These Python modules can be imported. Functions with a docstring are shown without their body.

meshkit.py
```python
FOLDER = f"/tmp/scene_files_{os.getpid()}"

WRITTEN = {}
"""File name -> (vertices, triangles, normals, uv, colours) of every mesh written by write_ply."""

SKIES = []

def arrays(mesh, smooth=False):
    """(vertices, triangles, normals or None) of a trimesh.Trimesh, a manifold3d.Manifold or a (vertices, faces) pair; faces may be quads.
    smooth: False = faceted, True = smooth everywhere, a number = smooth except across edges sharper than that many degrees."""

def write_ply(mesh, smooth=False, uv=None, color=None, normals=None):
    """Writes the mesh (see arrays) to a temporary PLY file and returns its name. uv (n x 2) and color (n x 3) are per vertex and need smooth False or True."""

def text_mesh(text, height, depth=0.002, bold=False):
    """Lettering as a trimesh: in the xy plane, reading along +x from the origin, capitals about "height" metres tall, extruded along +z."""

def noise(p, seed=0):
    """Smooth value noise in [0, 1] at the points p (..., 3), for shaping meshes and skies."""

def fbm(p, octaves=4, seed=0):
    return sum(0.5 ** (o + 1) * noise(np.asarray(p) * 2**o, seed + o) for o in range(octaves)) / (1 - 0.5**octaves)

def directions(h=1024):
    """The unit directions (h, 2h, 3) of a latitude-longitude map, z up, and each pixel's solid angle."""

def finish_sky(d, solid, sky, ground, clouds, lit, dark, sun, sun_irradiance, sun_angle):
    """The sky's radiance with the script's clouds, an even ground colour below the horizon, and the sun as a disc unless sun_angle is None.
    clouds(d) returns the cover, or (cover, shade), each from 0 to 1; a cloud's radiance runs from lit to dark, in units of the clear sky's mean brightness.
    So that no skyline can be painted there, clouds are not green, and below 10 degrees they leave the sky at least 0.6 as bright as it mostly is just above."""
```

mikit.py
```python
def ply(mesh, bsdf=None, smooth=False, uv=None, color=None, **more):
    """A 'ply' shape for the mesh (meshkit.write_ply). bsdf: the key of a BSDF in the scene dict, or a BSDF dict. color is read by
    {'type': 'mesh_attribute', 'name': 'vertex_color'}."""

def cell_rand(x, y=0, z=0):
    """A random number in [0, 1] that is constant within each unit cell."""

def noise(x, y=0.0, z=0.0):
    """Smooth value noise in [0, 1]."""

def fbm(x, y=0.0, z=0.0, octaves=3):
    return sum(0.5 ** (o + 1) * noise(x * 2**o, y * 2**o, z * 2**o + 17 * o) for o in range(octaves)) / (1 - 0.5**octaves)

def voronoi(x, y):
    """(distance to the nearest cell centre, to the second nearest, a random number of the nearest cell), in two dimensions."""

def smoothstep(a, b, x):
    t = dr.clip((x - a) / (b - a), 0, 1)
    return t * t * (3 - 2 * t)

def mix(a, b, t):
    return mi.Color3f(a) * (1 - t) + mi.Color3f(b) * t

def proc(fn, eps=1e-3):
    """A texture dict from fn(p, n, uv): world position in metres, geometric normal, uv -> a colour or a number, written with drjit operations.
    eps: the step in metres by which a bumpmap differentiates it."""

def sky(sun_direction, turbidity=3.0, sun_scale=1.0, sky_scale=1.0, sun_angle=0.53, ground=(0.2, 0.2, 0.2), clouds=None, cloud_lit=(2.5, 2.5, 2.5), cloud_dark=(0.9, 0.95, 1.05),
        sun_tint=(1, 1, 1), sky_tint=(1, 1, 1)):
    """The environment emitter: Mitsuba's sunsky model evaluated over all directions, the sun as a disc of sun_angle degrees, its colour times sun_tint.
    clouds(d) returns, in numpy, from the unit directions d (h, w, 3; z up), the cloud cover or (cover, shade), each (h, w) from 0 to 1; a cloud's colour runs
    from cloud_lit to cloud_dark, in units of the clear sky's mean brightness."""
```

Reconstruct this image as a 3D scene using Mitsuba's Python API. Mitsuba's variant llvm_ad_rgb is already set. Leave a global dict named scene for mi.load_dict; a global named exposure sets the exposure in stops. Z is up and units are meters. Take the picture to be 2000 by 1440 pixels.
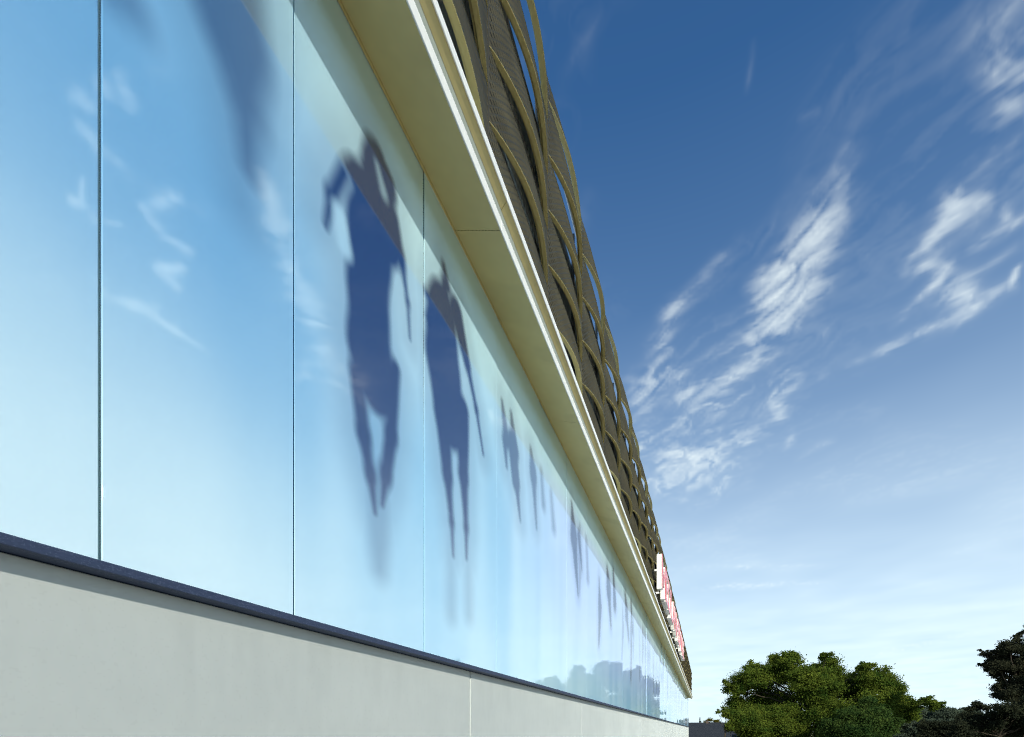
import math, random
import numpy as np, trimesh
import drjit as dr, mitsuba as mi
import mikit, meshkit
from mikit import proc, noise, fbm, smoothstep, mix, cell_rand
T = mi.ScalarTransform4f

# ------------------------------------------------------------------ camera, sky, exposure
scene, labels = {}, {}
ZC = 1.6                                   # eye height; the wall runs along +y at x = -D
YAW = math.atan(378 / 944)                 # the wall direction lies right of the lens axis
scene['camera'] = {'type': 'perspective', 'fov': math.degrees(2 * math.atan(1000 / 944)), 'fov_axis': 'x',
                   'to_world': T().look_at(origin=[0, 0, ZC], target=[-math.sin(YAW), math.cos(YAW), ZC], up=[0, 0, 1]),
                   'principal_point_offset_y': -0.4924, 'near_clip': 0.05, 'far_clip': 5000.0}
exposure = 2.2
SUN = (0.4395, -0.8265, 0.3518)
# cirrus: (azimuth, elevation) of both ends, width and density of each fibrous streak, in degrees
CIRRUS = [(13.46,44.44,12.64,42.49,0.87,0.45),(12.93,42.93,11.05,40.77,1.58,0.8),(11.9,41.64,9.3,39.81,2.02,0.9),(10.18,40.74,7.49,38.43,2.09,0.95),(8.4,38.82,6.09,36.1,1.68,0.8),(6.79,36.61,3.17,33.68,1.33,0.65),(10.62,34.85,5.13,34.54,0.95,0.5),(3.66,33.95,-0.42,30.99,2.11,0.45),(-3.64,36.27,-7.67,32.87,1.82,0.6),(-2.55,39.83,-4.47,37.69,0.99,0.5),(0.62,40.39,-3.1,39.06,0.79,0.2),(0.1,28.78,-4.19,26.51,2.43,0.75),(-1.48,28.6,-4.75,28.18,1.52,0.4),(5.13,34.91,-2.55,32.17,1.39,0.5),(8.18,32.48,6.09,30.89,0.99,0.5),(6.32,30.63,7.49,29.56,0.74,0.45),(5.13,29.49,-0.95,27.64,2.19,0.45),(-1.48,33.6,-2.55,32.98,0.86,0.4),(2.16,25.55,1.14,24.35,0.71,0.5),(1.14,23.88,-1.48,23.32,0.62,0.35),(8.4,28.33,7.49,26.89,0.37,0.35),(11.9,26.63,8.85,25.73,0.46,0.2),(3.17,26.93,-4.19,25.34,1.52,0.3),(-5.3,31.31,-6.99,28.44,1.52,0.35),(3.17,42.34,-4.19,39.24,0.6,0.22),(9.3,43.57,1.14,40.28,0.8,0.18),(19.77,40.13,21.33,38.36,0.69,0.7),(23.12,37.87,20.84,38.17,0.69,0.85),(21.33,38.36,19.16,37.49,0.64,0.85),(19.5,37.63,17.38,36.58,0.52,0.5),(18.28,36.52,20.18,35.53,0.59,0.7),(20.35,35.37,18.46,34.3,0.52,0.6),(18.81,34.63,16.27,33.34,0.35,0.3),(24.48,33.57,24.01,32.43,0.25,0.9),(24.1,32.63,21.49,32.33,0.51,0.95),(20.35,33.84,21.81,32.44,0.97,0.85),(21.81,32.38,18.46,32.13,0.57,0.8),(18.81,32.22,15.13,31.96,0.4,0.55),(15.89,32.11,10.62,31.63,0.34,0.25),(23.51,37.33,24.1,36.49,0.34,0.5),(25.11,35.99,21.81,35.9,0.35,0.45),(25.11,34.75,18.46,33.82,0.33,0.25),(24.54,37.48,17.74,35.98,0.43,0.2),(25.67,44.42,23.66,43.75,1.5,0.4),(25.39,43.29,24.1,41.81,1.11,0.65),(25.11,40.1,21.49,39.75,0.53,0.55),(24.54,39.53,20.84,39.25,0.33,0.3),(23.66,46.5,22.75,45.3,1.79,0.25),(-4.19,17.69,11.05,16.13,0.26,0.35),(-2.28,15.62,11.05,14.56,0.31,0.55),(12.93,6.7,20.01,8.31,0.28,0.6),(18.46,7.69,24.25,8.94,0.35,0.3),(17.01,4.67,25.39,4.89,0.97,0.35),(-12.79,47.66,-15.18,43.72,0.84,0.12),(-12.2,55.61,-16.38,52.79,0.56,0.12),(4.65,51.78,4.16,49.94,0.21,0.14),(10.62,47.23,8.85,47.41,0.21,0.15),(64.49,44.1,63.32,44.63,0.52,1.0),(61.57,46.28,60.1,45.39,0.72,1.0),(63.49,44.09,61.57,45.38,0.59,0.75),(63.82,43.23,61.93,42.33,0.54,0.94),(62.28,42.68,59.54,42.25,0.42,0.62),(62.45,46.24,62.1,44.81,0.45,0.62),(56.08,42.35,58.38,40.98,0.41,1.0),(58.85,40.81,57.19,39.79,0.49,1.0),(57.39,40.01,54.91,39.66,0.42,0.88),(58.18,37.64,56.04,38.59,0.51,1.0),(57.39,37.61,55.96,36.66,0.44,0.75),(62.52,35.37,61.82,34.5,0.19,1.0),(62.0,34.5,59.35,34.86,0.47,1.0),(60.29,34.99,58.38,34.87,0.71,1.0),(58.77,34.67,56.58,33.97,0.41,0.88),(56.78,34.07,53.83,33.4,0.25,0.5),(64.32,39.06,62.45,38.77,0.42,1.0),(62.45,38.77,60.66,39.22,0.22,0.62),(63.49,40.62,63.65,39.08,0.21,0.5),(49.16,45.83,47.56,43.05,0.93,0.88),(48.05,43.51,45.55,40.12,1.31,1.0),(46.06,40.65,42.7,36.18,1.4,0.75),(42.7,36.18,38.34,32.57,1.9,0.5),(44.79,34.85,45.2,31.85,0.75,0.62),(52.05,15.26,42.7,16.28,0.26,0.5),(59.54,49.74,56.78,47.77,1.93,0.25),(58.38,42.56,53.39,42.04,0.74,0.31)]


def unit(az, el):
    az, el = math.radians(az), math.radians(el)
    return np.array([math.sin(az) * math.cos(el), math.cos(az) * math.cos(el), math.sin(el)])


def clouds(d):
    # a sheet of cirrus combed by one wind: fibres run along (.82, -.57) in the plane of the sheet
    z = np.maximum(d[..., 2], .05)
    px, py = d[..., 0] / z, d[..., 1] / z
    o0 = 0 * px
    w1 = meshkit.fbm(np.stack([px * 2.2, py * 2.2, o0], -1), 3, 21) - .5
    w2 = meshkit.fbm(np.stack([px * 9, py * 9, o0 + 4], -1), 3, 24) - .5
    along, across = px * .82 - py * .57 + w1 * .25, px * .57 + py * .82 + w1 * .32 + w2 * .05
    def fibres(turn, fa, fc, seed):
        ct, st = math.cos(turn), math.sin(turn)
        return meshkit.fbm(np.stack([(along * ct - across * st) * fa + w2 * 2.5, (along * st + across * ct) * fc + w2 * 1.5, o0 + seed], -1), 5, seed)
    fib = .55 * fibres(.0, 3.3, 38, 8) + .45 * fibres(.22, 5.1, 57, 31)
    curl = meshkit.fbm(np.stack([px * 17 + w2 * 9, py * 17 + w1 * 9, o0 + 7], -1), 6, 11)
    F = fib * .55 + curl * .45
    E = np.zeros(d.shape[:2])
    for i, (a0, e0, a1, e1, w, o) in enumerate(CIRRUS):
        A, B = unit(a0, e0), unit(a1, e1)
        c = (A + B) / np.linalg.norm(A + B)
        e = B - A
        ln = np.linalg.norm(e) / 2
        e = e / np.linalg.norm(e)
        g = np.cross(c, e)
        wr = math.radians(w)
        m = d @ c > math.cos(min(1.2, 1.6 * ln + 4 * wr))
        p = d[m]
        q = p @ c
        n2 = w2[m]
        u, v = p @ e / q + n2 * wr * 1.5, p @ g / q + n2 * wr * 1.8 + w1[m] * min(wr, .012)
        t = o * np.exp(-np.abs(v / (wr * .88)) ** 1.8) * np.clip(1 - np.abs(u / (1.2 * ln + .4 * wr)) ** 2.4, 0, 1)
        E[m] = 1 - (1 - E[m]) * (1 - np.clip(t, 0, 1))
    soft = E * np.clip(3.4 * (F - .33), .03, 1.2)
    torn = np.clip((F - .63 + .42 * E) * 2.0, 0, 1) * np.clip(E / .4, 0, 1)
    cirrus = np.clip(.42 * soft + .5 * torn, 0, .95)
    veil = np.clip(F - .46, 0, 1) * np.clip(w1 + .05, 0, 1) * 1.6 * np.clip((d[..., 2] - .06) / .2, 0, 1)
    cirrus = 1 - (1 - cirrus) * (1 - np.clip(veil, 0, .3))
    el = np.degrees(np.arcsin(d[..., 2]))
    haze = np.interp(el, [0, 6, 12, 20, 30, 40, 52, 90], [.9, .8, .67, .43, .16, .04, 0, 0]) * (1 + .3 * w1)
    cover = 1 - (1 - cirrus) * (1 - haze)
    return cover, .8 * np.clip(cirrus * (1 - haze) / np.maximum(cover, 1e-3), 0, 1)


scene['sky'] = mikit.sky(SUN, turbidity=2.6, clouds=clouds, cloud_lit=(3.4, 4.05, 4.3), cloud_dark=(2.9, 3.2, 3.3),
                         sky_tint=(.485, .82, 1.15), sun_tint=(.77, 1.0, 1.45), ground=(.22, .21, .17))


# ------------------------------------------------------------------ helpers
def box(x0, x1, y0, y1, z0, z1):
    v = np.array([[x, y, z] for x in (x0, x1) for y in (y0, y1) for z in (z0, z1)], float)
    f = np.array([[0, 1, 3], [0, 3, 2], [4, 6, 7], [4, 7, 5], [0, 4, 5], [0, 5, 1], [2, 3, 7], [2, 7, 6], [0, 2, 6], [0, 6, 4], [1, 5, 7], [1, 7, 3]])
    return trimesh.Trimesh(v, f, process=False)


def bevel_box(x0, x1, y0, y1, z0, z1, b):
    pts = [[x + sx * (b if k != 0 else 0), y + sy * (b if k != 1 else 0), z + sz * (b if k != 2 else 0)]
           for x, sx in ((x0, 1), (x1, -1)) for y, sy in ((y0, 1), (y1, -1)) for z, sz in ((z0, 1), (z1, -1)) for k in range(3)]
    return trimesh.Trimesh(np.array(pts)).convex_hull


def tube(p0, p1, r, n=10, r1=None):
    p0, p1 = np.array(p0, float), np.array(p1, float)
    r1 = r if r1 is None else r1
    z = (p1 - p0) / np.linalg.norm(p1 - p0)
    x = np.cross(z, [0, 0, 1] if abs(z[2]) < .9 else [1, 0, 0])
    x /= np.linalg.norm(x)
    y = np.cross(z, x)
    a = np.arange(n) * 2 * np.pi / n
    ring = np.cos(a)[:, None] * x + np.sin(a)[:, None] * y
    v = np.vstack([p0 + ring * r, p1 + ring * r1, [p0, p1]])
    i = np.arange(n)
    j = (i + 1) % n
    f = np.vstack([np.stack([i, j, j + n], 1), np.stack([i, j + n, i + n], 1), np.stack([j, i, i * 0 + 2 * n], 1), np.stack([i + n, j + n, i * 0 + 2 * n + 1], 1)])
    return trimesh.Trimesh(v, f, process=False)


def cat(ms):
    return trimesh.util.concatenate(ms)


def key_for(k):
    if k not in scene:
        return k
    n = 1
    while f'{k}_{n:03d}' in scene:
        n += 1
    return f'{k}_{n:03d}'


def put(key, mesh, bsdf, smooth=False, **more):
    key = key_for(key)
    scene[key] = mesh if isinstance(mesh, dict) else mikit.ply(mesh, bsdf, smooth)
    if more:
        scene[key] = {**scene[key], **more}
    return key


def tag(key, label, category=None, group=None, kind=None):
    d = {'label': label}
    for a, b in (('category', category), ('group', group), ('kind', kind)):
        if b:
            d[a] = b
    labels[key] = d


def lin(r, g, b):
    return [((c / 255 + .055) / 1.055) ** 2.4 if c > 10 else c / 255 / 12.92 for c in (r, g, b)]


# ------------------------------------------------------------------ materials
D = 3.2
Z_SILL, Z_SOFFIT, Z_EDGE = 2.573, 8.47, 8.20
Y0, Y1 = -9.0, 105.0

# the printed figures: capsules (along the wall, height above eye, radius) x 2, in metres
def wy(px):
    return D * (1095.3 / (1378 - px) - .4004)


def wh(px, py):
    return (1429 - py) / (1378 - px) * D / .9284


FIG = []                     # (y0, h0, r0, y1, h1, r1, blur, strength)
def fig(pts, blur, strength=1.0):
    FIG.append(([(wy(x0), wh(x0, y0), r0, wy(x1), wh(x1, y1), r1) for x0, y0, x1, y1, r0, r1 in pts], blur, strength))


# the large blurred walker high on the first wide pane
fig([(440, -140, 455, 40, .3, .3), (375, -90, 430, 60, .22, .16), (455, 40, 478, 190, .32, .16), (425, 60, 470, 210, .12, .08), (478, 190, 484, 330, .14, .06)], .26, .75)
fig([(495, -80, 512, 70, .1, .06)], .16, .6)
fig([(450, 60, 474, 400, .26, .1)], .35, .3)
fig([(205, -50, 238, -20, .14, .12)], .18, .5)
# first walker
fig([(724, 285, 732, 320, .06, .14), (740, 312, 752, 350, .17, .22), (738, 345, 748, 440, .26, .36), (681, 328, 712, 365, .07, .16), (700, 348, 742, 430, .16, .34), (712, 320, 730, 350, .05, .14),
     (729, 405, 725, 480, .3, .34), (725, 470, 722, 590, .36, .33), (722, 590, 727, 700, .33, .36), (727, 700, 735, 745, .37, .33),
     (672, 338, 648, 385, .07, .055), (648, 385, 637, 440, .05, .02), (768, 425, 784, 510, .12, .08), (784, 500, 797, 590, .08, .03), (797, 590, 801, 660, .03, .012),
     (697, 730, 711, 850, .11, .09), (711, 850, 724, 930, .1, .08), (772, 720, 765, 850, .1, .1), (765, 850, 754, 930, .11, .09), (724, 925, 733, 1000, .09, .03), (754, 925, 747, 985, .09, .03)], .115)
fig([(738, 325, 750, 375, .02, .05)], .09, -.4)
fig([(738, 970, 742, 1110, .2, .1)], .22, .45)
fig([(664, 420, 674, 480, .07, .09)], .09, -.9)
# second walker
fig([(866, 520, 873, 560, .05, .1), (868, 555, 870, 605, .1, .16), (834, 575, 862, 615, .05, .14), (850, 590, 855, 640, .14, .3), (866, 610, 868, 720, .34, .44), (868, 720, 878, 810, .46, .44),
     (890, 610, 912, 710, .2, .1), (912, 710, 930, 800, .06, .05), (930, 800, 943, 885, .05, .02), (864, 815, 874, 930, .2, .13), (874, 930, 882, 1020, .12, .06), (882, 1020, 885, 1085, .05, .02),
     (903, 800, 905, 930, .2, .15), (905, 930, 910, 1030, .14, .07), (910, 1030, 911, 1090, .06, .02)], .125)
fig([(880, 1000, 882, 1200, .15, .1), (912, 1000, 915, 1200, .12, .1)], .22, .3)
# the far group, out of focus
fig([(981, 785, 990, 860, .05, .16), (999, 810, 1006, 880, .05, .2), (1001, 865, 1008, 940, .22, .2), (1008, 935, 1016, 1015, .13, .04), (986, 860, 990, 910, .1, .04)], .13, .8)
fig([(1037, 880, 1042, 930, .07, .2), (1041, 920, 1048, 1030, .18, .04)], .15, .7)
fig([(1058, 925, 1062, 985, .08, .12)], .18, .5)
fig([(1077, 965, 1082, 1030, .06, .12)], .2, .45)
fig([(1117, 985, 1121, 1050, .06, .35), (1121, 1045, 1129, 1160, .3, .06), (1131, 1050, 1136, 1110, .2, .06)], .2, .85)
fig([(1145, 1055, 1148, 1130, .07, .15)], .22, .5)
fig([(1186, 1112, 1189, 1150, .1, .4), (1189, 1150, 1193, 1220, .35, .1), (1198, 1118, 1201, 1180, .15, .3)], .25, .85)
fig([(1221, 1160, 1224, 1200, .1, .4), (1224, 1200, 1228, 1250, .3, .1), (1233, 1180, 1235, 1230, .15, .25)], .28, .8)
_r = np.random.default_rng(5)
_y = 13.0
while _y < 103:
    if not (13.5 < _y < 15.5 or 17.8 < _y < 19.2):
        _h, _w = _r.uniform(4.9, 5.8), _r.uniform(.1, .22) + .002 * _y
        _b = _r.uniform(-.2, .3)
        _p = [(_y, _h, .05, _y + _b, _h - .9, _w), (_y + _b, _h - .9, _w, _y + _b + _r.uniform(-.3, .3), _h - _r.uniform(1.8, 2.6), .07)]
        FIG.append((_p, .16 + .002 * _y, _r.uniform(.35, .8)))
    _y += _r.uniform(.9, 2.6) if _y < 40 else _r.uniform(1.2, 4.0)



def print_and_sky_color(p, n, uv):
    y, h = p.y, p.z - ZC
    # out-of-focus backdrop: cool pale cyan with soft vertical drifts
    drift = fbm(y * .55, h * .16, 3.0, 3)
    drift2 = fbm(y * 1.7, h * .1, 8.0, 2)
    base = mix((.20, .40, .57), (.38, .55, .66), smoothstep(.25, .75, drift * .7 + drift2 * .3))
    base = mix(base, (.075, .24, .46), .8 * smoothstep(5.2, 2.2, y) * smoothstep(.9, 4.0, h))  # deeper blue at upper left: mirrored sky tinted into the print colour
    base = mix(base, (.42, .53, .57), smoothstep(3.0, .7, h) * (.22 + .6 * smoothstep(5.5, 1.5, y)))  # pale low band: bright horizon reflection painted into the base colour
    base = mix(base, (.44, .62, .66), .65 * smoothstep(3.2, 6.2, h) * smoothstep(.5, 4.5, y))  # paler towards the top, lifting the canopy shade through the print colour
    cover = mi.Float(0)
    wob = (noise(y * 2.3, h * 1.9) - .5) * .09
    for pts, bl, st in FIG:
        # one figure: its limbs melt into one another
        d_ = None
        for y0, h0, r0, y1, h1, r1 in pts:
            ey, eh = y1 - y0, h1 - h0
            t = dr.clip(((y - y0) * ey + (h - h0) * eh) / (ey * ey + eh * eh + 1e-9), 0, 1)
            e = dr.sqrt(dr.square(y - y0 - t * ey) + dr.square(h - h0 - t * eh)) - (r0 + t * (r1 - r0))
            if d_ is None:
                d_ = e
            else:
                k = max(.05, min(.09, bl * 1.2))
                q = dr.maximum(k - dr.abs(d_ - e), 0) / k
                d_ = dr.minimum(d_, e) - q * q * k * .25
        d_ = d_ + wob * min(.5, bl * 3)
        if st < 0:
            cover = cover * (1 + st * smoothstep(bl, -bl * .6, d_))
        else:
            c = st * smoothstep(bl, -bl * .6, d_)
            if st > .6:
                c = dr.maximum(c, .26 * st * smoothstep(.5, 0.0, d_))
            cover = dr.maximum(cover, c)
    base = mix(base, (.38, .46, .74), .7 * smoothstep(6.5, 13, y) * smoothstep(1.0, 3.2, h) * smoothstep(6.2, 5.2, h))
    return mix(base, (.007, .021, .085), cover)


def concrete(p, n, uv):
    a = fbm(p.y * .7, p.z * 1.1, p.x, 4)
    b = fbm(p.y * 14, p.z * 5, 2.0, 3)
    run = smoothstep(.6, .85, noise(p.y * 5.5, p.z * .25, 1.0)) * smoothstep(1.5, 2.45, p.z) * .35
    pore = smoothstep(.8, .9, noise(p.y * 70, p.z * 70, 3.0)) * .3
    c = mix((.43, .46, .46), (.495, .525, .52), dr.clip(a * 1.3 - .15 + (b - .5) * .35, 0, 1))
    splash = smoothstep(1.25, .3, p.z + .3 * noise(p.y * 1.7, 0.0, 9.0)) * .12
    tone = cell_rand(dr.floor((p.y - 6.35) / 6.87), 3.0, 1.0) * .05
    return c * (1 - .11 * run - .1 * pore - .6 * splash - tone)


def soffit_color(p, n, uv):
    a = fbm(p.y * .35, p.x * 1.5, 1.0, 3)
    g = smoothstep(.62, .8, noise(p.y * 2.2, p.x * 1.2, 5.0)) * .07 + .05 * fbm(p.y * 9, p.x * 9, 2.0, 2)
    return (1 - g) * mix((.56, .465, .21), (.64, .535, .255), a)


def sill_color(p, n, uv):
    a = fbm(p.y * 60, p.z * 160, p.x * 160, 3)
    s = smoothstep(.66, .8, noise(p.y * 130, p.z * 190, p.x * 190))
    return mix(mix((.014, .024, .06), (.032, .048, .105), a), (.2, .25, .36), s * .12)


def ground_color(p, n, uv):
    a = fbm(p.x * .05, p.y * .05, 0.0, 4)
    b = fbm(p.x * 3, p.y * 3, 4.0, 3)
    return mix((.10, .105, .05), (.16, .15, .075), dr.clip(a * .7 + b * .4, 0, 1))


def paving_color(p, n, uv):
    r = cell_rand(p.x / .6, p.y / .4)
    b = fbm(p.x * 5, p.y * 5, 4.0, 3)
    return mix((.29, .265, .205), (.37, .34, .27), dr.clip(r * .5 + b * .5, 0, 1))


def leafy(lo, hi, s):
    def fn(p, n, uv):
        a = fbm(p.x * .55 * s, p.y * .55 * s, p.z * .55 * s, 2)
        b = noise(p.x * 5 * s, p.y * 5 * s, p.z * 5 * s)
        return mix(lo, hi, dr.clip(a * 1.1 + b * .7 - .42, 0, 1))
    return fn


def two(d):
    return {'type': 'twosided', 'b': d}


def princ(c, rough, **k):
    return two({'type': 'principled', 'base_color': c if isinstance(c, dict) else {'type': 'rgb', 'value': list(c)}, 'roughness': rough, **k})


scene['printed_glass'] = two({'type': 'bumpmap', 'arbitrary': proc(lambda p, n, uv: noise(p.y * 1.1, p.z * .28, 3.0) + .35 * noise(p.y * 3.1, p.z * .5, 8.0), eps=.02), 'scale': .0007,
                              'b': {'type': 'plastic', 'diffuse_reflectance': proc(print_and_sky_color), 'int_ior': 3.3, 'ext_ior': 1.0, 'nonlinear': False}})
scene['glass_edge'] = princ((.45, .62, .62), .3)
scene['joint_dark'] = princ((.012, .035, .085), .5)
scene['plinth_concrete'] = princ(proc(concrete), .75)
scene['plinth_edge'] = princ((.6, .6, .57), .8)
scene['soffit_paint'] = princ(proc(soffit_color), .45)
scene['trim_white'] = princ((.8, .8, .79), .4)
scene['trim_grey'] = princ((.3, .33, .3), .5)
scene['sill_metal'] = princ(proc(sill_color), .55)
scene['bronze_mesh'] = princ(proc(lambda p, n, uv: mix((.05, .042, .023), (.1, .084, .046), fbm(p.y * 3, p.z * 3, p.x * 3, 2))), .42, metallic=.35)
scene['bronze_sheet'] = princ(proc(lambda p, n, uv: mix((.78, .665, .29), (.86, .74, .35), fbm(p.y * .8, p.z * 2, p.x * 2, 3))), .5)
scene['deck_paint'] = princ((.52, .58, .6), .7)
scene['deck_dark'] = princ((.05, .055, .06), .8)
scene['liner'] = princ((.022, .02, .014), .8)  # near-black, for the shade seen through the mesh gaps
scene['deck_grey'] = princ((.13, .15, .16), .7)
scene['tube_white'] = princ((.75, .76, .76), .35)
scene['tube_grey'] = princ((.16, .165, .165), .5)
scene['letter_red'] = princ((.62, .05, .04), .12, clearcoat=.8)
scene['letter_white'] = princ((.78, .78, .76), .4)
scene['dark_frame'] = princ((.02, .02, .02), .5)
scene['grass'] = princ(proc(ground_color), .95)
scene['paving'] = princ(proc(paving_color), .85)
scene['bark'] = princ(proc(lambda p, n, uv: mix((.03, .023, .016), (.07, .055, .038), fbm(p.x * 6, p.y * 6, p.z * 2, 3))), .9)
def leaf_bsdf(lo, hi, s=1.0):
    return {'type': 'principledthin', 'base_color': proc(leafy(lo, hi, s)), 'roughness': .55, 'diff_trans': .5, 'spec_trans': 0.0, 'eta': 1.4}
scene['leaf_plane'] = leaf_bsdf((.022, .06, .012), (.15, .185, .028))
scene['leaf_deep'] = leaf_bsdf((.018, .05, .016), (.08, .12, .028))
scene['leaf_copper'] = leaf_bsdf((.022, .028, .018), (.055, .055, .032))
scene['leaf_hedge'] = leaf_bsdf((.045, .065, .05), (.10, .125, .085), .6)  # distance haze put into the leaf colour as a paler, greyer green
scene['leaf_shade'] = leaf_bsdf((.018, .024, .016), (.04, .045, .026), .8)
scene['leaf_cone'] = leaf_bsdf((.012, .025, .014), (.02, .04, .02))
scene['leaf_golden'] = leaf_bsdf((.06, .06, .012), (.14, .12, .02))
scene['slate'] = princ(proc(lambda p, n, uv: mix((.012, .015, .021), (.026, .03, .037), fbm(p.x * 1.5, p.y * 2, p.z * 6, 3))), .6)
scene['brown_tile'] = princ(proc(lambda p, n, uv: mix((.05, .035, .03), (.1, .07, .055), fbm(p.x * 1.5, p.y * 2, p.z * 6, 3))), .7)
scene['render_cream'] = princ(proc(lambda p, n, uv: mix((.55, .5, .4), (.66, .61, .5), fbm(p.x * .6, p.y * .6, p.z * .6, 3))), .9)
scene['window_glass'] = two({'type': 'plastic', 'diffuse_reflectance': {'type': 'rgb', 'value': [.03, .035, .04]}, 'int_ior': 1.8})

# ------------------------------------------------------------------ ground
v = []
N = 120
g = np.concatenate([np.linspace(-1, 1, N)]) * 4000
gx, gy = np.meshgrid(g, g, indexing='ij')
g = np.sign(g) * np.abs(g / 4000) ** 2.2 * 4000
gx, gy = np.meshgrid(g, g, indexing='ij')


def ground_z(x, y):
    t = np.clip((np.hypot(x, y) - 118) / 50, 0, 1)
    return -4 * t * t * (3 - 2 * t)


put('ground', (np.stack([gx.ravel(), gy.ravel(), ground_z(gx.ravel(), gy.ravel())], -1),
               np.array([[i * N + j, (i + 1) * N + j, (i + 1) * N + j + 1, i * N + j + 1] for i in range(N - 1) for j in range(N - 1)])), 'grass')
tag('ground', 'level grassy ground reaching out to the tree line', kind='structure')
put('pavement', box(-3.0, 16.0, -60, 112, -.2, .1), 'paving')
tag('pavement', 'pale paved forecourt running along the foot of the building', kind='structure')

# ------------------------------------------------------------------ the building
B = 'car_park_building'
tag(B, 'long car park building with figure-printed glass band, pale canopy and wavy bronze mesh facade', 'building')
rng = np.random.default_rng(7)

# joints of the glass band: one narrow pane, then a regular module
joints = [1.683, 3.08, 5.09, 7.31]
while joints[-1] + 2.176 < Y1 - .6:
    joints.append(joints[-1] + 2.176)
joints.append(Y1)
pre = 1.683
while pre - 2.176 > Y0:
    pre -= 2.176
    joints.insert(0, pre)
joints.insert(0, Y0)
GAP = .02
for a, b in zip(joints[:-1], joints[1:]):
    c = (a + b) / 2
    m = bevel_box(-.018, 0, a - c + GAP / 2, b - c - GAP / 2, Z_SILL - .05, Z_SOFFIT - .012, .0015)
    amp = .08 if c < 20 else .16
    tw = T().translate([-D, c, 0]).rotate([0, 0, 1], float(rng.normal(0, amp))).rotate([0, 1, 0], float(rng.normal(0, amp * .5)))
    v_ = np.c_[np.array(m.vertices), np.ones(len(m.vertices))] @ np.array(tw.matrix, float).T
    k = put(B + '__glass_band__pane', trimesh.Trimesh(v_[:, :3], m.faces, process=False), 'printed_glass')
    # pale edge bead of each pane
    k = put(B + '__glass_band__edge_bead', box(-D - .03, -D - .0225, b + .003, b + .0095, Z_SILL - .05, Z_SOFFIT - .013), 'glass_edge')
put(B + '__glass_band__backing', box(-D - .12, -D - .035, Y0, Y1 - .01, Z_SILL - .06, Z_SOFFIT - .002), 'joint_dark')
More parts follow.
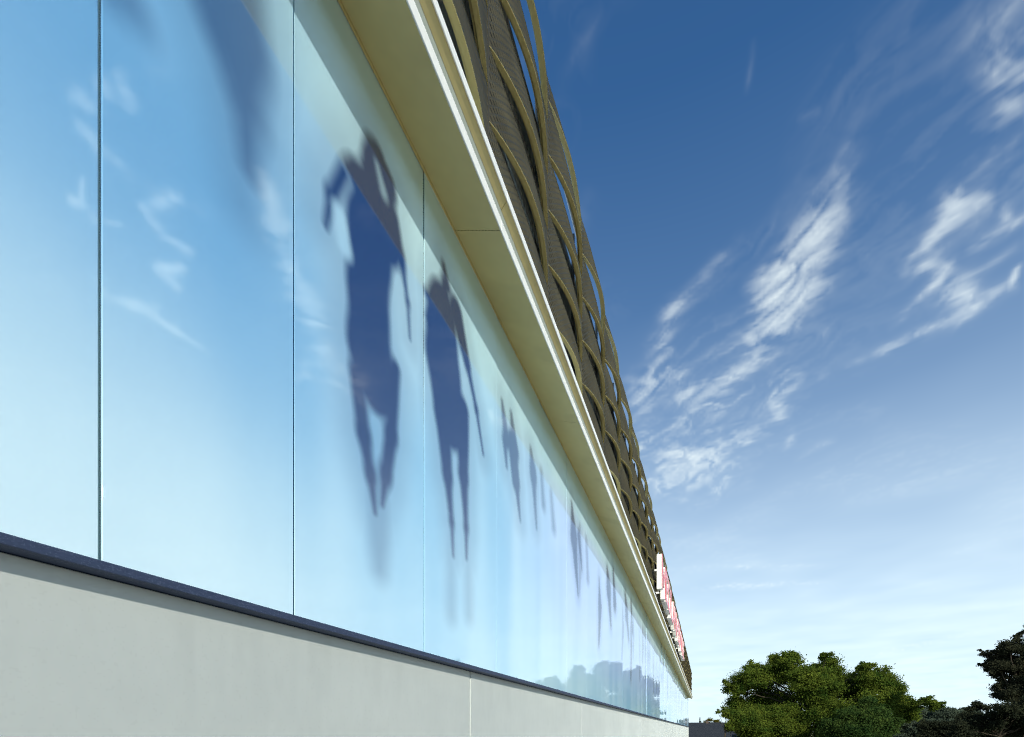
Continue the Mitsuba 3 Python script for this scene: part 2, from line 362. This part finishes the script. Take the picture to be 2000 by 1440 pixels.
# plinth
pj = [6.35 + 6.87 * i for i in range(-2, 20)]
pj = [Y0] + [t for t in pj if Y0 + .5 < t < Y1 - 1] + [Y1]
for a, b in zip(pj[:-1], pj[1:]):
    put(B + '__plinth__panel', bevel_box(-D - .3, -D, a + .014, b - .014, -.1, 2.479, .006), 'plinth_concrete')
put(B + '__plinth__core', box(-D - .8, -D - .05, Y0, Y1 - .02, -.1, 2.44), 'plinth_edge')
# sill: a projecting dark ledge, in lengths
PR = .125
for a in np.arange(Y0, Y1, 6.0):
    b = min(a + 6.0, Y1)
    prof = np.array([[-D - .1, 2.483], [-D + PR, 2.483], [-D + PR + .002, 2.487], [-D + PR + .002, 2.532], [-D + PR - .003, 2.537], [-D + .012, 2.572], [-D - .1, 2.572]])
    n = len(prof)
    vv = np.vstack([np.c_[prof[:, 0], np.full(n, a + .001), prof[:, 1]], np.c_[prof[:, 0], np.full(n, b - .001), prof[:, 1]]])
    ff = [[i, (i + 1) % n, (i + 1) % n + n] for i in range(n)] + [[i, (i + 1) % n + n, i + n] for i in range(n)] + [[0, i + 1, i] for i in range(1, n - 1)] + [[n, n + i, n + i + 1] for i in range(1, n - 1)]
    put(B + '__sill__length', trimesh.Trimesh(vv, ff, process=False), 'sill_metal')

# canopy
def prism(prof, a, b):
    prof = np.array(prof, float)
    n = len(prof)
    tri = trimesh.creation.triangulate_polygon(__import__('shapely').Polygon(prof), engine='earcut')
    pv, pf = tri
    m = len(pv)
    vv = np.vstack([np.c_[pv[:, 0], np.full(m, a), pv[:, 1]], np.c_[pv[:, 0], np.full(m, b), pv[:, 1]],
                    np.c_[prof[:, 0], np.full(n, a), prof[:, 1]], np.c_[prof[:, 0], np.full(n, b), prof[:, 1]]])
    i = np.arange(n)
    j = (i + 1) % n
    ff = np.vstack([pf, pf[:, ::-1] + m, np.stack([i, j, j + n], 1) + 2 * m, np.stack([i, j + n, i + n], 1) + 2 * m])
    mm = trimesh.Trimesh(vv, ff, process=False)
    mm.merge_vertices()
    mm.fix_normals()
    return mm


sj = [5.86 + 4.3 * i for i in range(-3, 24)]
sj = [Y0] + [t for t in sj if Y0 + .3 < t < Y1 - .5] + [Y1 + .35]
for a, b in zip(sj[:-1], sj[1:]):
    ga, gb = a + .004, b - .004
    put(B + '__canopy__soffit_panel', prism([(-D + .015, Z_SOFFIT - .004), (-2.515, Z_EDGE + .004), (-2.515, Z_EDGE + .03), (-D + .015, Z_SOFFIT + .03)], ga, gb), 'soffit_paint')
    put(B + '__canopy__outer_soffit', prism([(-2.500, 8.47), (-2.424, 8.552), (-2.424, 8.58), (-2.500, 8.50)], ga, gb), 'soffit_paint')
put(B + '__canopy__underlay', prism([(-D + .016, Z_SOFFIT + .001), (-2.518, Z_EDGE + .008), (-2.518, Z_EDGE + .025), (-D + .016, Z_SOFFIT + .02)], Y0 + .01, Y1 + .33), 'dark_frame')
ends = sj[0:-1:2] + [sj[-1]]
for a, b in zip(ends[:-1], ends[1:]):
    put(B + '__canopy__inner_trim', bevel_box(-2.513, -2.498, a + .001, b - .001, Z_EDGE, 8.352, .003), 'trim_white')
    put(B + '__canopy__shadow_groove', box(-2.52, -2.503, a, b - .001, 8.353, 8.49), 'trim_grey')  # grey strip painting the shade on the upper part of the trim face
    put(B + '__canopy__outer_trim', bevel_box(-2.422, -2.408, a + .001, b - .001, 8.55, 8.668, .003), 'trim_white')
put(B + '__canopy__wall_bead', box(-D + .002, -D + .014, Y0, Y1, Z_SOFFIT - .03, Z_SOFFIT + .03), 'soffit_paint')
put(B + '__canopy__deck', prism([(-D - .4, 8.66), (-D - .4, 8.54), (-2.55, 8.53), (-2.425, 8.6), (-2.425, 8.66)], Y0, Y1 + .33), 'trim_grey')
put(B + '__canopy__end_cap', prism([(-D - .1, Z_SOFFIT + .035), (-D - .1, 8.65), (-2.43, 8.65), (-2.43, 8.56), (-2.5, 8.47), (-2.52, Z_EDGE + .035)], Y1 + .352, Y1 + .37), 'soffit_paint')
# structure behind
put(B + '__wall', box(-40, -D - .35, Y0, Y1 - .03, -.1, 8.5), 'deck_dark')
ROOF = 11.75
put(B + '__parking_deck', box(-38, -2.95, Y0, Y1 - .1, 8.69, 8.9), 'deck_paint')
put(B + '__parking_deck', box(-38, -2.95, Y0, Y1 - .1, 10.72, 10.9), 'deck_paint')
put(B + '__parking_deck', box(-38, -2.95, Y0, Y1 - .1, 12.45, 12.63), 'deck_paint')
put(B + '__inner_wall', box(-4.9, -4.8, Y0, Y1 - .2, 8.92, 12.44), 'deck_grey')
put(B + '__end_wall', box(-38, -2.75, Y1 - .1, Y1 + .05, 8.63, 13.2), 'bronze_sheet')

# mesh facade: bays of bulging expanded-metal panels, staggered by half a storey from bay to bay
XM, BAY, PITCH, Z_TOP = -2.7, 2.62, 1.015, 13.6


def mesh_panel(H):
    ns, nt = 42, max(4, round(H / .058))
    half = BAY / ns
    bul = .15 * min(1, H / .8)

    def pos(s, t):
        sh = np.sin(np.pi * np.clip(s / BAY, 0, 1)) ** .85
        return np.stack([.09 * sh + bul * sh * (1 - t) ** 1.15 - .03 * sh * t ** 2, s, t * H + .06 * sh * (1 - t) - .02 * sh * t], -1)
    vs, fs, n0 = [], [], 0
    j = np.arange(ns + 1)
    for k in range(nt + 1):
        tk = np.clip((k + .75 + np.where((j + k) % 2 == 0, .46, -.46)) / (nt + .75), 0, 1)
        c = pos(j * half, tk)
        e = np.array([.35, 0, .94]) * .0155
        # strands are slit and stretched: alternate tilt catches the sun
        vs += [c - e, c + e]
        i = np.arange(ns)
        fs += [np.stack([i, i + 1, i + ns + 2], 1) + n0, np.stack([i, i + ns + 2, i + ns + 1], 1) + n0]
        n0 += 2 * (ns + 1)
    m = trimesh.Trimesh(np.vstack(vs), np.vstack(fs), process=False)
    # side and top angles
    s = np.linspace(0, BAY, 27)
    parts = [m]
    for s0 in (0.012, BAY - .012):
        parts.append(box(-.03, .012, s0 - .009, s0 + .009, 0, H))
    # folded flange under the bulging lower edge
    o = pos(s, np.zeros_like(s))
    inn = o.copy()
    inn[:, 0] = np.maximum(o[:, 0] - .072, -.03)
    inn[:, 2] += .012
    rec = inn.copy()
    rec[:, 0] = np.maximum(inn[:, 0] - .045, -.05)
    rec[:, 2] += .07
    q = len(s)
    i = np.arange(q - 1)
    fv = np.vstack([inn, o + [.002, 0, 0], o + [.002, 0, .004], inn + [0, 0, .06], rec])
    ff = np.vstack([np.vstack([np.stack([i + a * q, i + 1 + a * q, i + 1 + b * q], 1), np.stack([i + a * q, i + 1 + b * q, i + b * q], 1)]) for a, b in ((0, 1), (1, 2), (3, 0), (4, 3))])
    # added dark sheet close behind the strands, giving the mesh gaps their shade
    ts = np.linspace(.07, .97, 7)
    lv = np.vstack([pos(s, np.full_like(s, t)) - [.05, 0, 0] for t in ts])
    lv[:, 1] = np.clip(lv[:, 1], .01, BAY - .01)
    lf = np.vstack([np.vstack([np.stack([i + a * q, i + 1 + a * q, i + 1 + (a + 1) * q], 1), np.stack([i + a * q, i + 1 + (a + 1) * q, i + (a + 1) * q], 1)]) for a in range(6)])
    return cat(parts), trimesh.Trimesh(lv, lf, process=False), trimesh.Trimesh(fv, ff, process=False)


PANELS = {}
bay0 = 5.87 - BAY * 5
i = 0
while bay0 + BAY * (i + 1) < Y1 + .2:
    y = bay0 + BAY * i
    odd = (i - 5) % 2
    z = 8.75 if not odd else 9.18 - PITCH
    while z < Z_TOP - .2:
        H = min(PITCH, Z_TOP - z)
        if z + PITCH > Z_TOP - .2:
            H = Z_TOP - z
        if z > 8.5:
            hk = round(H, 2)
            if hk not in PANELS:
                a, c, b = mesh_panel(hk)
                PANELS[hk] = (mikit.ply(a, 'bronze_mesh', False), mikit.ply(b, 'bronze_sheet', False), mikit.ply(c, 'liner', 40))
            tw = T().translate([XM, y, z])
            put(B + '__mesh_facade__mesh_panel', PANELS[hk][0], None, to_world=tw)
            put(B + '__mesh_facade__flange', PANELS[hk][1], None, to_world=tw)
            put(B + '__mesh_facade__liner', PANELS[hk][2], None, to_world=tw)
        z += H
    # a white tubular post behind each seam and a diagonal stay
    put(B + '__mesh_facade__post', tube((-2.9, y, 8.9), (-2.9, y, 13.3), .04), 'tube_grey', 40)
    if i % 2 == 0:
        put(B + '__mesh_facade__brace', tube((-2.93, y + .3, 9.3), (-2.9, y + BAY * .8, 10.7), .03), 'tube_white', 40)
    i += 1
NB = i
for z in (9.55, 10.55, 11.5, 12.55, 13.4):
    put(B + '__mesh_facade__rail', tube((-2.84, Y0, z), (-2.84, Y1, z), .03), 'tube_white', 40)

# ------------------------------------------------------------------ the red letters on the canopy
def glyph(kind, w, h):
    from shapely import box as sb, union_all, Polygon, LineString
    s = .34
    stem = lambda x: sb(x, 0, x + s, h)
    bar = lambda y, a=0, b=None: sb(a, y, w if b is None else b, y + s * .9)
    g = {
        'm': lambda: union_all([stem(0), stem(w - s), LineString([(s * .5, h - .1), (w / 2, h * .3), (w - s * .5, h - .1)]).buffer(s * .5, cap_style='flat')]),
        'h': lambda: union_all([stem(0), stem(w - s), bar(h * .42)]),
        'e': lambda: union_all([stem(0), bar(0), bar(h - s * .9), bar(h * .45, 0, w * .9)]),
        'l': lambda: union_all([stem(0), bar(0)]),
        'i': lambda: stem(w / 2 - s / 2),
        'a': lambda: union_all([LineString([(s * .5, 0), (w / 2, h - .12), (w - s * .5, 0)]).buffer(s * .5, cap_style='flat', join_style='mitre'), bar(h * .25, w * .25, w * .75)]),
        'd': lambda: union_all([stem(0), LineString([(s, s * .45), (w * .6, s * .45), (w - s * .5, h * .3), (w - s * .5, h * .7), (w * .6, h - s * .45), (s, h - s * .45)]).buffer(s * .5, cap_style='flat')]),
        'n': lambda: union_all([stem(0), stem(w - s), LineString([(s * .5, h - .05), (w - s * .5, .05)]).buffer(s * .5, cap_style='flat')]),
    }[kind]()
    return g.intersection(sb(0, 0, w, h))


SG = 'roof_sign'
tag(SG, 'row of tall red letters with white sides fixed above the far end of the canopy', 'sign')
yy = 26.2
for kind, w in (('m', 2.5), ('e', 1.8), ('d', 2.1), ('l', 1.7), ('a', 2.2), ('n', 2.2), ('h', 2.1), ('e', 1.8), ('i', .6), ('m', 2.5), ('a', 2.2), ('l', 1.7), ('e', 1.8)):
    h = 1.8
    g = glyph(kind, w, h)
    gs = list(getattr(g, 'geoms', [g]))
    def ext(depth, x):
        ms = []
        for q in gs:
            e = trimesh.creation.extrude_polygon(q, depth, engine='earcut')
            e.vertices = np.c_[x + e.vertices[:, 2], yy + e.vertices[:, 0], 9.03 + e.vertices[:, 1]]
            e.fix_normals()
            ms.append(e)
        return cat(ms)
    k = put(SG + '__letter', ext(.25, -2.36), 'letter_white')
    put(k + '__face', ext(.022, -2.108), 'letter_red')
    for zb in (9.15, 10.4):
        put(k + '__bracket', cat([box(-2.69, -2.362, yy + .1 + d, yy + .2 + d, zb, zb + .1) for d in (max(.1, w * .5),)]), 'letter_white')
    yy += w + .22
put(SG + '__support_rail', cat([box(-2.62, -2.5, 26, yy, 8.72, 8.86), box(-2.62, -2.5, 26, yy, 9.0, 9.1)]), 'dark_frame')  # dark rail that also draws the shade strip below the letters

# ------------------------------------------------------------------ trees
def leaves(clumps, n_per, size, seed, flat=.0, inner=.25):
    """Leaf cards (two triangles, creased) scattered through knobbly clumps."""
    r = np.random.default_rng(seed)
    pts, scl = [], []
    for (x, y, z, rad) in clumps:
        nsub = max(7, int(rad * 7))
        sub = r.normal(size=(nsub, 3))
        sub /= np.linalg.norm(sub, axis=1, keepdims=True)
        sub = sub * rad * r.uniform(.35, .95, (nsub, 1)) * [1, 1, .85]
        srad = rad * r.uniform(.28, .58, nsub)
        n = max(20, int(n_per * rad * rad))
        w = srad ** 2
        which = r.choice(nsub, n, p=w / w.sum())
        q = r.normal(size=(n, 3))
        q /= np.linalg.norm(q, axis=1, keepdims=True)
        q *= np.abs(r.normal(.62, .36, (n, 1))) * srad[which][:, None] * [1, 1, .7]
        pts.append(np.array([x, y, z]) + sub[which] + q)
        scl.append(size * r.uniform(.6, 1.3, n))
    P, S = np.vstack(pts), np.concatenate(scl)
    n = len(P)
    nrm = r.normal(size=(n, 3)) + [0, 0, .5]
    nrm /= np.linalg.norm(nrm, axis=1, keepdims=True)
    t = np.cross(nrm, r.normal(size=(n, 3)))
    t /= np.linalg.norm(t, axis=1, keepdims=True)
    b = np.cross(nrm, t)
    S = S[:, None]
    V = np.stack([P - t * S * .7, P + b * S * .36 + nrm * S * .08, P + t * S * .7, P - b * S * .36 + nrm * S * .08], 1).reshape(-1, 3)
    f = np.arange(n)[:, None] * 4
    F = np.vstack([f + [0, 1, 2], f + [0, 2, 3]])
    return trimesh.Trimesh(V, F, process=False)


def limb(p0, p1, r0, r1, r, bend=.12, n=4):
    p0, p1 = np.array(p0, float), np.array(p1, float)
    L = np.linalg.norm(p1 - p0)
    pts = [p0 + (p1 - p0) * t + r.normal(size=3) * bend * L * math.sin(math.pi * t) * .5 for t in np.linspace(0, 1, n + 1)]
    return [tube(pts[k], pts[k + 1], r0 + (r1 - r0) * k / n, 7, r0 + (r1 - r0) * (k + 1) / n) for k in range(n)]


def tree(key, az, dist, clumps, label, leaf, group=None, size=.32, n_per=420, trunk=.45, fork=.28, seed=1, depth=.55, cat_='tree'):
    """clumps: (across, height, radius) in metres; depth comes from the generator. Placed by bearing from the street and distance."""
    r = np.random.default_rng(seed)
    a = math.radians(az)
    C = np.array([math.sin(a) * dist, math.cos(a) * dist, 0])
    C[2] = float(ground_z(C[0], C[1]))
    side, away = np.array([math.cos(a), -math.sin(a), 0]), np.array([math.sin(a), math.cos(a), 0])
    wid = max(abs(c[0]) for c in clumps) + .01
    cl = []
    for (u, h, rad) in clumps:
        room = math.sqrt(max(.05, 1 - (u / (wid * 1.05)) ** 2)) * wid * depth
        for k in range(2 if rad > 1.2 else 1):
            p = C + side * u + away * (room * r.uniform(-1, 1))
            cl.append((p[0], p[1], h, rad))
    key = key_for(key) if key not in labels else key
    while key in labels:
        base, _, num = key.rpartition('_')
        key = f'{base}_{int(num) + 1:03d}' if num.isdigit() else key + '_001'
    tag(key, label, cat_, group)
    top = max(c[2] for c in cl)
    fz = top * fork - C[2]
    ms = limb(C + [0, 0, -.1], C + [0, 0, fz], trunk, trunk * .75, r, .05)
    put(key + '__trunk', cat(ms), 'bark', 40)
    br = []
    for (x, y, z, rad) in cl:
        if z > top * fork * .8:
            st = C + [0, 0, fz * r.uniform(.75, 1)]
            mid = st + (np.array([x, y, z]) - st) * .55 + [0, 0, .06 * top]
            br += limb(st, mid, trunk * .4, trunk * .2, r) + limb(mid, (x, y, z), trunk * .2, .03, r)
    if br and cat_ != 'hedge':
        put(key + '__limb', cat(br), 'bark', 40)
    put(key + '__crown', leaves(cl, n_per, size, seed + 50), leaf)
    return key


def bearing(px):
    return math.degrees(math.atan((px - 1000) / 944) - YAW)


def px_clumps(cx, dist_z, pts):
    k = dist_z / 944
    return [((x - cx) * k, (1429 - y) * k + ZC, max(.25, rr * k * .92)) for x, y, rr in pts]


tree('plane_tree', bearing(1595), 104 / math.cos(math.atan(0.6303)), px_clumps(1595, 104, [
    (1490, 1325, 36), (1455, 1340, 26), (1530, 1310, 32), (1551, 1298, 22), (1510, 1370, 46), (1462, 1385, 34), (1482, 1300, 18), (1528, 1292, 16),
    (1610, 1312, 30), (1628, 1335, 36), (1590, 1350, 46), (1650, 1350, 36), (1688, 1335, 27), (1712, 1352, 24), (1680, 1388, 42), (1722, 1382, 25), (1755, 1382, 16), (1776, 1382, 9),
    (1550, 1410, 46), (1622, 1400, 46), (1434, 1326, 8), (1490, 1418, 46), (1610, 1290, 12), (1600, 1300, 14), (1665, 1315, 15), (1668, 1335, 24), (1540, 1440, 50), (1640, 1438, 50), (1738, 1400, 18), (1766, 1378, 8), (1565, 1318, 24), (1575, 1335, 26)]),
    'big spreading green tree with rounded golden-lit crown, left of centre of the tree line', 'leaf_plane', size=.28, n_per=760, trunk=.6, seed=11)
tree('bright_tree', bearing(1416), 104 / math.cos(math.atan(0.4407)), px_clumps(1416, 104, [(1403, 1391, 7), (1416, 1386, 8), (1420, 1397, 12), (1432, 1392, 9), (1434, 1408, 14), (1425, 1420, 12), (1440, 1420, 14)]),
     'small airy green tree by the house roofs, left of the big rounded tree', 'leaf_plane', size=.26, n_per=600, trunk=.18, seed=12)
tree('young_tree', bearing(1682), 85 / math.cos(math.atan(0.7225)), px_clumps(1682, 85, [(1690, 1376, 20), (1672, 1396, 26), (1708, 1398, 26), (1640, 1415, 26), (1722, 1420, 26), (1680, 1420, 40), (1690, 1440, 40), (1650, 1440, 34)]),
     'deep green feathery tree standing in front of the big rounded tree', 'leaf_deep', size=.24, n_per=620, trunk=.25, seed=13)
tree('copper_tree', bearing(1995), 70 / math.cos(math.atan(1.0540)), px_clumps(1995, 70, [(1990, 1238, 10), (2004, 1232, 14), (1946, 1268, 10), (1958, 1275, 17), (1950, 1284, 10), (1958, 1315, 12), (1970, 1290, 22), (1975, 1350, 22), (1936, 1262, 4), (1980, 1268, 20), (2005, 1265, 26), (1941, 1294, 8), (1960, 1300, 18), (1990, 1302, 26), (2020, 1300, 32),
     (1968, 1325, 15), (1995, 1332, 24), (1960, 1342, 8), (2020, 1340, 34), (1985, 1360, 20), (2010, 1375, 26), (2050, 1280, 45), (2060, 1340, 50)]),
     'tall dark copper-leaved tree at the right edge rising above the hedge', 'leaf_copper', size=.2, n_per=1500, trunk=.4, seed=14)
tree('broad_tree', bearing(1950), 55 / math.cos(math.atan(1.0064)), px_clumps(1950, 55, [(1910, 1390, 16), (1925, 1380, 18), (1945, 1385, 20), (1970, 1385, 24), (1998, 1380, 26), (1905, 1410, 22), (1930, 1412, 28), (1965, 1415, 32), (2005, 1415, 34), (1900, 1432, 24), (2030, 1400, 40)]),
     'low broad dark tree mass at the bottom right corner below the copper tree', 'leaf_shade', size=.17, n_per=1500, trunk=.14, seed=15)
for i, (x, y, rr, az) in enumerate([(1765, 1398, 18, 0), (1792, 1396, 17, 0), (1818, 1392, 16, 0), (1845, 1393, 17, 0), (1868, 1396, 15, 0), (1890, 1392, 16, 0), (1742, 1410, 16, 0)]):
    b = math.degrees(math.atan((x - 1000) / 944)) - math.degrees(YAW)
    zz = 160 + 6 * (i % 3)
    tree('far_tree', b, zz / math.cos(math.radians(b) + YAW), px_clumps(x, zz, [(x, y, rr), (x - 10, y + 10, rr), (x + 11, y + 8, rr), (x, y + 24, rr * 1.2), (x - 6, y - 4, rr * .5)]),
         ['hazy green tree beyond the meadow, leftmost behind the right branch of the big tree', 'hazy green tree beyond the meadow, second from the big tree', 'hazy green tree beyond the meadow with the highest crown of its row',
          'hazy green tree beyond the meadow, fourth from the big tree', 'hazy green tree beyond the meadow with a slightly lower crown', 'hazy green tree beyond the meadow, rightmost beside the dark broad tree', 'hazy green tree right behind the big tree'][i],
         'leaf_hedge', 'trees beyond the meadow', size=.42, n_per=260, trunk=.3, seed=30 + i)
def cone_tree(key, px, z, top, wid, label, seed):
    b = math.degrees(math.atan((px - 1000) / 944)) - math.degrees(YAW)
    k = z / 944
    H = (1429 - top) * k + ZC
    cl = [(0, H * (1 - t) , max(.3, wid * k * t)) for t in np.linspace(.06, .9, 9)]
    tree(key, b, z / math.cos(math.radians(b) + YAW), cl, label, 'leaf_cone', size=.4, n_per=160, trunk=.2, seed=seed, fork=.1, depth=.1)
cone_tree('conifer', 1367, 240, 1401, 9, 'dark pointed conifer rising behind the slate roof', 61)
for i, (x, y, rr, lf, lab) in enumerate([(1384, 1411, 9, 'leaf_golden', 'round pale green tree behind the slate roof, beside the conifer'), (1400, 1411, 8, 'leaf_golden', 'yellowish round tree behind the slate roof, right of the pale one'), (1352, 1417, 6, 'leaf_golden', 'low tree behind the slate roof next to the building corner')]):
    b = math.degrees(math.atan((x - 1000) / 944)) - math.degrees(YAW)
    tree('round_tree', b, 232 / math.cos(math.radians(b) + YAW), px_clumps(x, 232, [(x, y, rr), (x - 4, y + 5, rr), (x + 5, y + 6, rr)]), lab, lf, size=.5, n_per=90, trunk=.2, seed=70 + i)
for i, (x, z, w, lab) in enumerate([(1800, 140, 110, 'dense low hedge across the meadow below the hazy trees'), (1960, 120, 120, 'dense dark low hedge below the copper tree at the right edge')]):
    tree('hedge', bearing(x), z / math.cos(math.radians(bearing(x)) + YAW), px_clumps(x, z, [(x + u, y, 14) for u in range(-w, w + 1, 14) for y in (1416, 1432, 1446)]), lab, 'leaf_hedge' if i == 0 else 'leaf_shade', size=.34, n_per=220, trunk=.12, seed=90 + i, fork=.02, depth=.1, cat_='hedge')


# ------------------------------------------------------------------ houses at the end of the street
def house(key, cx, cy, w, dpt, eave, ridge, roof, label, win, along='x', verge=True):
    """Gabled house: ridge along x (or y); walls, roof slopes of tile courses, verges, chimney, windows with frames."""
    key = key if key not in labels else key + '_001'
    tag(key, label, 'house')
    R = T().translate([cx, cy, float(ground_z(cx, cy))]).rotate([0, 0, 1], 0 if along == 'x' else 90)
    hw, hd = w / 2, dpt / 2
    prof = [(-hd, -.1), (hd, -.1), (hd, eave), (0, ridge - .12), (-hd, eave)]
    body = prism(prof, -hw, hw)
    body.vertices = body.vertices[:, [1, 0, 2]]
    body.fix_normals()
    put(key + '__wall', body, 'render_cream', to_world=R)
    sl = math.hypot(hd + .4, ridge - eave)
    for sgn in (-1, 1):
        ms = []
        n = 14
        for i in range(n):
            t0, t1 = i / n, (i + 1.15) / n
            def P(t, up):
                yv = sgn * (hd + .4) * (1 - t)
                zv = (eave - .2) + (ridge - eave + .2) * t + up
                return yv, zv
            (ya, za), (yb, zb) = P(t0, .07), P(min(t1, 1), .03)
            vv = np.array([[-hw - .3, ya, za], [hw + .3, ya, za], [hw + .3, yb, zb], [-hw - .3, yb, zb],
                           [-hw - .3, ya, za - .06], [hw + .3, ya, za - .06]])
            ms.append(trimesh.Trimesh(vv, [[0, 1, 2], [0, 2, 3], [4, 5, 1], [4, 1, 0]], process=False))
        put(key + '__roof', cat(ms), roof, to_world=R)
        if verge:
            for e in (-1, 1):
                x = e * (hw + .32)
                vt = tube((x, sgn * (hd + .42), eave - .18), (x, 0, ridge + .08), .1, 6)
                put(key + '__verge', vt, 'trim_white', to_world=R)
    put(key + '__ridge_tile', tube((-hw - .3, 0, ridge + .03), (hw + .3, 0, ridge + .03), .12, 8), roof, to_world=R)
    put(key + '__chimney', cat([box(-hw * .3, -hw * .3 + .9, -.35, .35, ridge - .8, ridge + .75), box(-hw * .3 - .06, -hw * .3 + .96, -.41, .41, ridge + .751, ridge + .87)]), 'brown_tile', to_world=R)
    for (wx, wz, face) in win:
        yf = face * (hd + .012)
        wk = put(key + '__window', cat([box(wx - .7, wx - .6, yf - .03, yf + .03, wz, wz + 1.3), box(wx + .6, wx + .7, yf - .03, yf + .03, wz, wz + 1.3),
                                       box(wx - .6, wx + .6, yf - .03, yf + .03, wz, wz + .1), box(wx - .6, wx + .6, yf - .03, yf + .03, wz + 1.2, wz + 1.3), box(wx - .05, wx + .05, yf - .03, yf + .03, wz + .1, wz + 1.2)]), 'trim_white', to_world=R)
        put(wk + '__glazing', box(wx - .61, wx + .61, yf - .012, yf + .012, wz + .05, wz + 1.25), 'window_glass', to_world=R)


house('slate_house', 3.5, 207, 22, 12, 3.0, 9.0, 'slate', 'low house with a dark slate roof at the corner of the building', [(-6, 1.0, -1), (0, 1.0, -1), (6, 1.0, -1)])
house('brown_house', 21.2, 192, 12, 11, 3.0, 8.7, 'brown_tile', 'low house with a brown tiled roof and pale verge beside the slate roof', [(-3, 1.0, -1), (3, 1.0, -1)])
house('cream_house', 22, 262, 17, 10, 8.2, 12.4, 'brown_tile', 'cream rendered house mirrored in the far end of the glass, standing behind the big tree', [(-5, 1.2, -1), (0, 1.2, -1), (5, 1.2, -1), (-5, 4.6, -1), (0, 4.6, -1), (5, 4.6, -1)])
